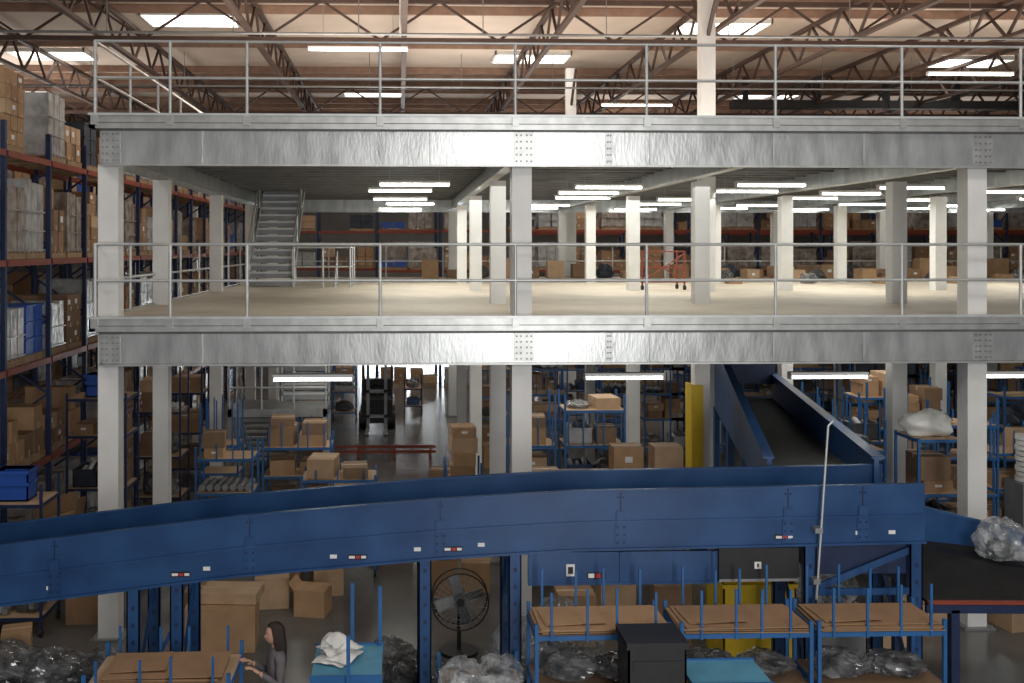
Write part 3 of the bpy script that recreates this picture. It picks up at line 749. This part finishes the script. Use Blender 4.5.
m=MB(); film(m,(7.85,13.1,2.02),(.34,.28,.34),PLASTIC,16); m.obj('clear_plastic_bag')

# ---------------------------------------------------------------- woman
def skin_mesh(name,verts,edges,radii,root,sub=2):
    me=bpy.data.meshes.new(name); me.from_pydata(verts,edges,[]); ob=bpy.data.objects.new(name,me); S.collection.objects.link(ob)
    md=ob.modifiers.new('s','SKIN'); md.use_smooth_shade=True
    for i,r in enumerate(radii):
        sv=me.skin_vertices[0].data[i]; sv.radius=r if isinstance(r,tuple) else (r,r); sv.use_root=(i==root)
    ms=ob.modifiers.new('u','SUBSURF'); ms.levels=sub; ms.render_levels=sub
    dg=bpy.context.evaluated_depsgraph_get(); dg.update()
    nm=bpy.data.meshes.new_from_object(ob.evaluated_get(dg)); bpy.data.objects.remove(ob)
    o2=bpy.data.objects.new(name,nm); S.collection.objects.link(o2)
    for p in nm.polygons: p.use_smooth=True
    return o2
def person(name,loc,rz,shirt,pants,hair):
    W=empty(name,loc)
    V=[(0,0,.95),(0,-.005,1.08),(0,-.02,1.26),(0,.0,1.40),(0,-.01,1.47),(0,-.02,1.53)]
    R=[(.155,.115),(.125,.095),(.15,.108),(.10,.075),(.05,.052),(.046,.05)]
    E=[(0,1),(1,2),(2,3),(3,4),(4,5)]
    hands=[]
    for s in (-1,1):
        b=len(V)
        sh,el,wr=(s*.165,.0,1.375),(s*.215,-.03,1.12),(s*.15,-.24,1.27)
        V+=[sh,el,wr]; R+=[.06,.044,.029]; E+=[(3,b),(b,b+1),(b+1,b+2)]; hands.append((s,Vector(el),Vector(wr)))
        b=len(V); V+=[(s*.09,0,.85),(s*.1,-.025,.48),(s*.1,.03,.10),(s*.11,-.06,.05),(s*.12,-.16,.04)]; R+=[.10,.062,.043,.045,.035]; E+=[(0,b),(b,b+1),(b+1,b+2),(b+2,b+3),(b+3,b+4)]
    bd=skin_mesh('body',V,E,R,0); bd.parent=W
    for mt in (shirt,pants,SKIN,BLACK): bd.data.materials.append(mt)
    for p in bd.data.polygons:
        c=p.center; k=0 if c.z>.92 else 1
        if c.z<.1: k=3
        if c.z>1.47 and abs(c.x)<.1: k=2
        if c.y<-.21 and c.z>1: k=2
        p.material_index=k
    for s,el,wr in hands:
        d=(wr-el).normalized(); sd=Vector((1,0,0))-d*d.x; sd.normalize()
        up=d.cross(sd)
        if up.z<0: up=-up
        h=skin_mesh('palm',[wr-d*.01,wr+d*.05,wr+d*.085],[(0,1),(1,2)],[(.027,.02),(.038,.017),(.036,.015)],0); h.parent=W; h.data.materials.append(SKIN)
        for k,(dx,l) in enumerate(((-.028,.062),(-.010,.074),(.009,.070),(.027,.055))):
            b=wr+d*.085+sd*dx
            f=skin_mesh('finger_%d'%(k+1),[b-d*.01,b+d*l*.5-up*.006,b+d*l*.85-up*.022,b+d*l-up*.04],[(0,1),(1,2),(2,3)],[.0095,.009,.008,.007],0,1); f.parent=W; f.data.materials.append(SKIN)
        f=skin_mesh('thumb',[wr+d*.03-sd*s*.025,wr+d*.055-sd*s*.052-up*.008,wr+d*.09-sd*s*.06-up*.02],[(0,1),(1,2)],[.013,.011,.008],0,1); f.parent=W; f.data.materials.append(SKIN)
    m=MB(); vs=[];fs=[];n=40;rows=30
    hc=Vector((0,-.035,1.615))
    for i in range(rows+1):
        th=math.pi*i/rows
        for j in range(n):
            ph=2*math.pi*j/n
            d=Vector((math.sin(th)*math.cos(ph),math.sin(th)*math.sin(ph),math.cos(th)))
            p=Vector((d.x*.073,d.y*.092,d.z*.113))
            if d.z<0: p.x*=1-.30*d.z*d.z
            fr=max(0,-d.y)
            p.y-=.024*math.exp(-((d.x)/.15)**2-((d.z+.22)/.17)**2)*fr
            for sx in (-1,1):
                p.y+=.010*math.exp(-((d.x-sx*.36)/.17)**2-((d.z-.03)/.12)**2)*fr
                p.y-=.004*math.exp(-((d.x-sx*.36)/.25)**2-((d.z-.22)/.07)**2)*fr
            p.y-=.007*math.exp(-((d.x)/.25)**2-((d.z+.55)/.08)**2)*fr
            p.y-=.016*math.exp(-((d.x)/.3)**2-((d.z+.85)/.15)**2)*fr
            vs.append(hc+p)
    for i in range(rows):
        for j in range(n): a=i*n+j;b=i*n+(j+1)%n; fs.append((a,a+n,b+n,b))
    m.add(vs,fs,SKIN,True)
    for sx in (-1,1):
        ell(m,hc+Vector((sx*.027,-.072,.003)),(.012,.009,.006),EYEW); ell(m,hc+Vector((sx*.027,-.079,.003)),(.006,.004,.006),EYE)
        ell(m,hc+Vector((sx*.073,.005,-.01)),(.009,.018,.030),SKIN)
        ell(m,hc+Vector((sx*.028,-.086,.027)),(.016,.004,.003),hair)
    ell(m,hc+Vector((0,-.088,-.062)),(.020,.007,.006),LIP)
    h=m.obj('head',origin=(0,0,0)); h.parent=W; h.location=(0,0,0)
    m=MB(); vs=[];fs=[]; n=48
    for i in range(rows+1):
        th=math.pi*i/rows
        for j in range(n):
            ph=2*math.pi*j/n
            d=Vector((math.sin(th)*math.cos(ph),math.sin(th)*math.sin(ph),math.cos(th)))
            k=1+.035*math.sin(ph*17+3*d.z)+.05*noise.noise(d*3)
            z=d.z*.128
            if d.z<0: z=d.z*.36*(1+.08*math.sin(ph*9))
            s_=math.sin(th) if d.z>0 else (1.0-.35*d.z*d.z)
            x=.094*math.cos(ph)*s_*k; y=.112*math.sin(ph)*s_*k+.012
            if d.z<.62 and math.sin(ph)<0: y=max(y,-.045+.02*(.62-d.z))
            if d.z<0:
                y=max(y,-.03)+.05*(-d.z); x*=1+.3*(-d.z)
            vs.append(hc+Vector((x,y,z)))
    for i in range(rows):
        for j in range(n): a=i*n+j;b=i*n+(j+1)%n; fs.append((a,a+n,b+n,b))
    m.add(vs,fs,hair,True); h=m.obj('hair',origin=(0,0,0)); h.parent=W; h.location=(0,0,0)
    W.rotation_euler=(0,0,rz)
    return W
person('woman',(-1.36,11.35,0),math.radians(-68),SHIRT,JEANS,HAIR)

# ---------------------------------------------------------------- lights
def area(name,loc,rot,sx,sy,e,col=(1,1,1)):
    l=bpy.data.lights.new(name,'AREA'); l.shape='RECTANGLE'; l.size=sx;l.size_y=sy;l.energy=e;l.color=col
    o=bpy.data.objects.new(name,l);o.location=loc;o.rotation_euler=rot;S.collection.objects.link(o)
for i,(x,y) in enumerate(((-2,24),(10,26),(-6,36),(8,42),(1,9),(9,11),(-8,12))):
    area('highbay_lamp_%d'%i,(x,y,10.9 if y>13 else 11.6),(0,0,0),2.4,1.2,185 if y>13 else 150,(1,.96,.9))
for x,y,e in ((-1,24,350),(8,24,240),(17,27,240),(2,33,250),(-14,38,400),(10,48,320),(-2,52,320),(24,48,230)):
    area('ceiling_fill_light_%d'%int(x+y),(x,y,8.3),(math.pi,0,0),6,5,e,(1,.94,.86))  # unseen upward lights added to brighten the ceiling, no fixtures modelled
for x in (1,6,11,17):
    area('mezzanine_lamp_%d'%int(x),(x,26,7.0),(0,0,0),3,8,155,(1,.99,.92))
area('mezzanine_lamp_front',(2,18,7.0),(0,0,0),8,2,65,(1,.99,.92))
for x in (-1,4,10):
    area('under_deck_lamp_%d'%int(x),(x,22,3.8),(0,0,0),3,6,70,(1,.95,.86))
area('under_deck_lamp_back',(4,34,3.8),(0,0,0),12,3,120,(1,.95,.88))
area('unseen_rear_light',(4.6,-5.5,6.2),(math.radians(90),0,0),4.2,9,1200,(1,.985,.97))  # unseen source behind camera, sized to give the beams their highlight
w=bpy.data.worlds.new('world'); S.world=w; w.use_nodes=True
w.node_tree.nodes['Background'].inputs[0].default_value=(1,.98,.98,1); w.node_tree.nodes['Background'].inputs[1].default_value=.43

cam=bpy.data.cameras.new('camera'); co=bpy.data.objects.new('camera',cam); S.collection.objects.link(co); S.camera=co
co.location=(0,0,5.87); co.rotation_euler=(math.radians(90),0,math.radians(-2))
cam.sensor_width=36; cam.lens=36; cam.shift_x=.0742; cam.shift_y=-.0923; cam.clip_end=300
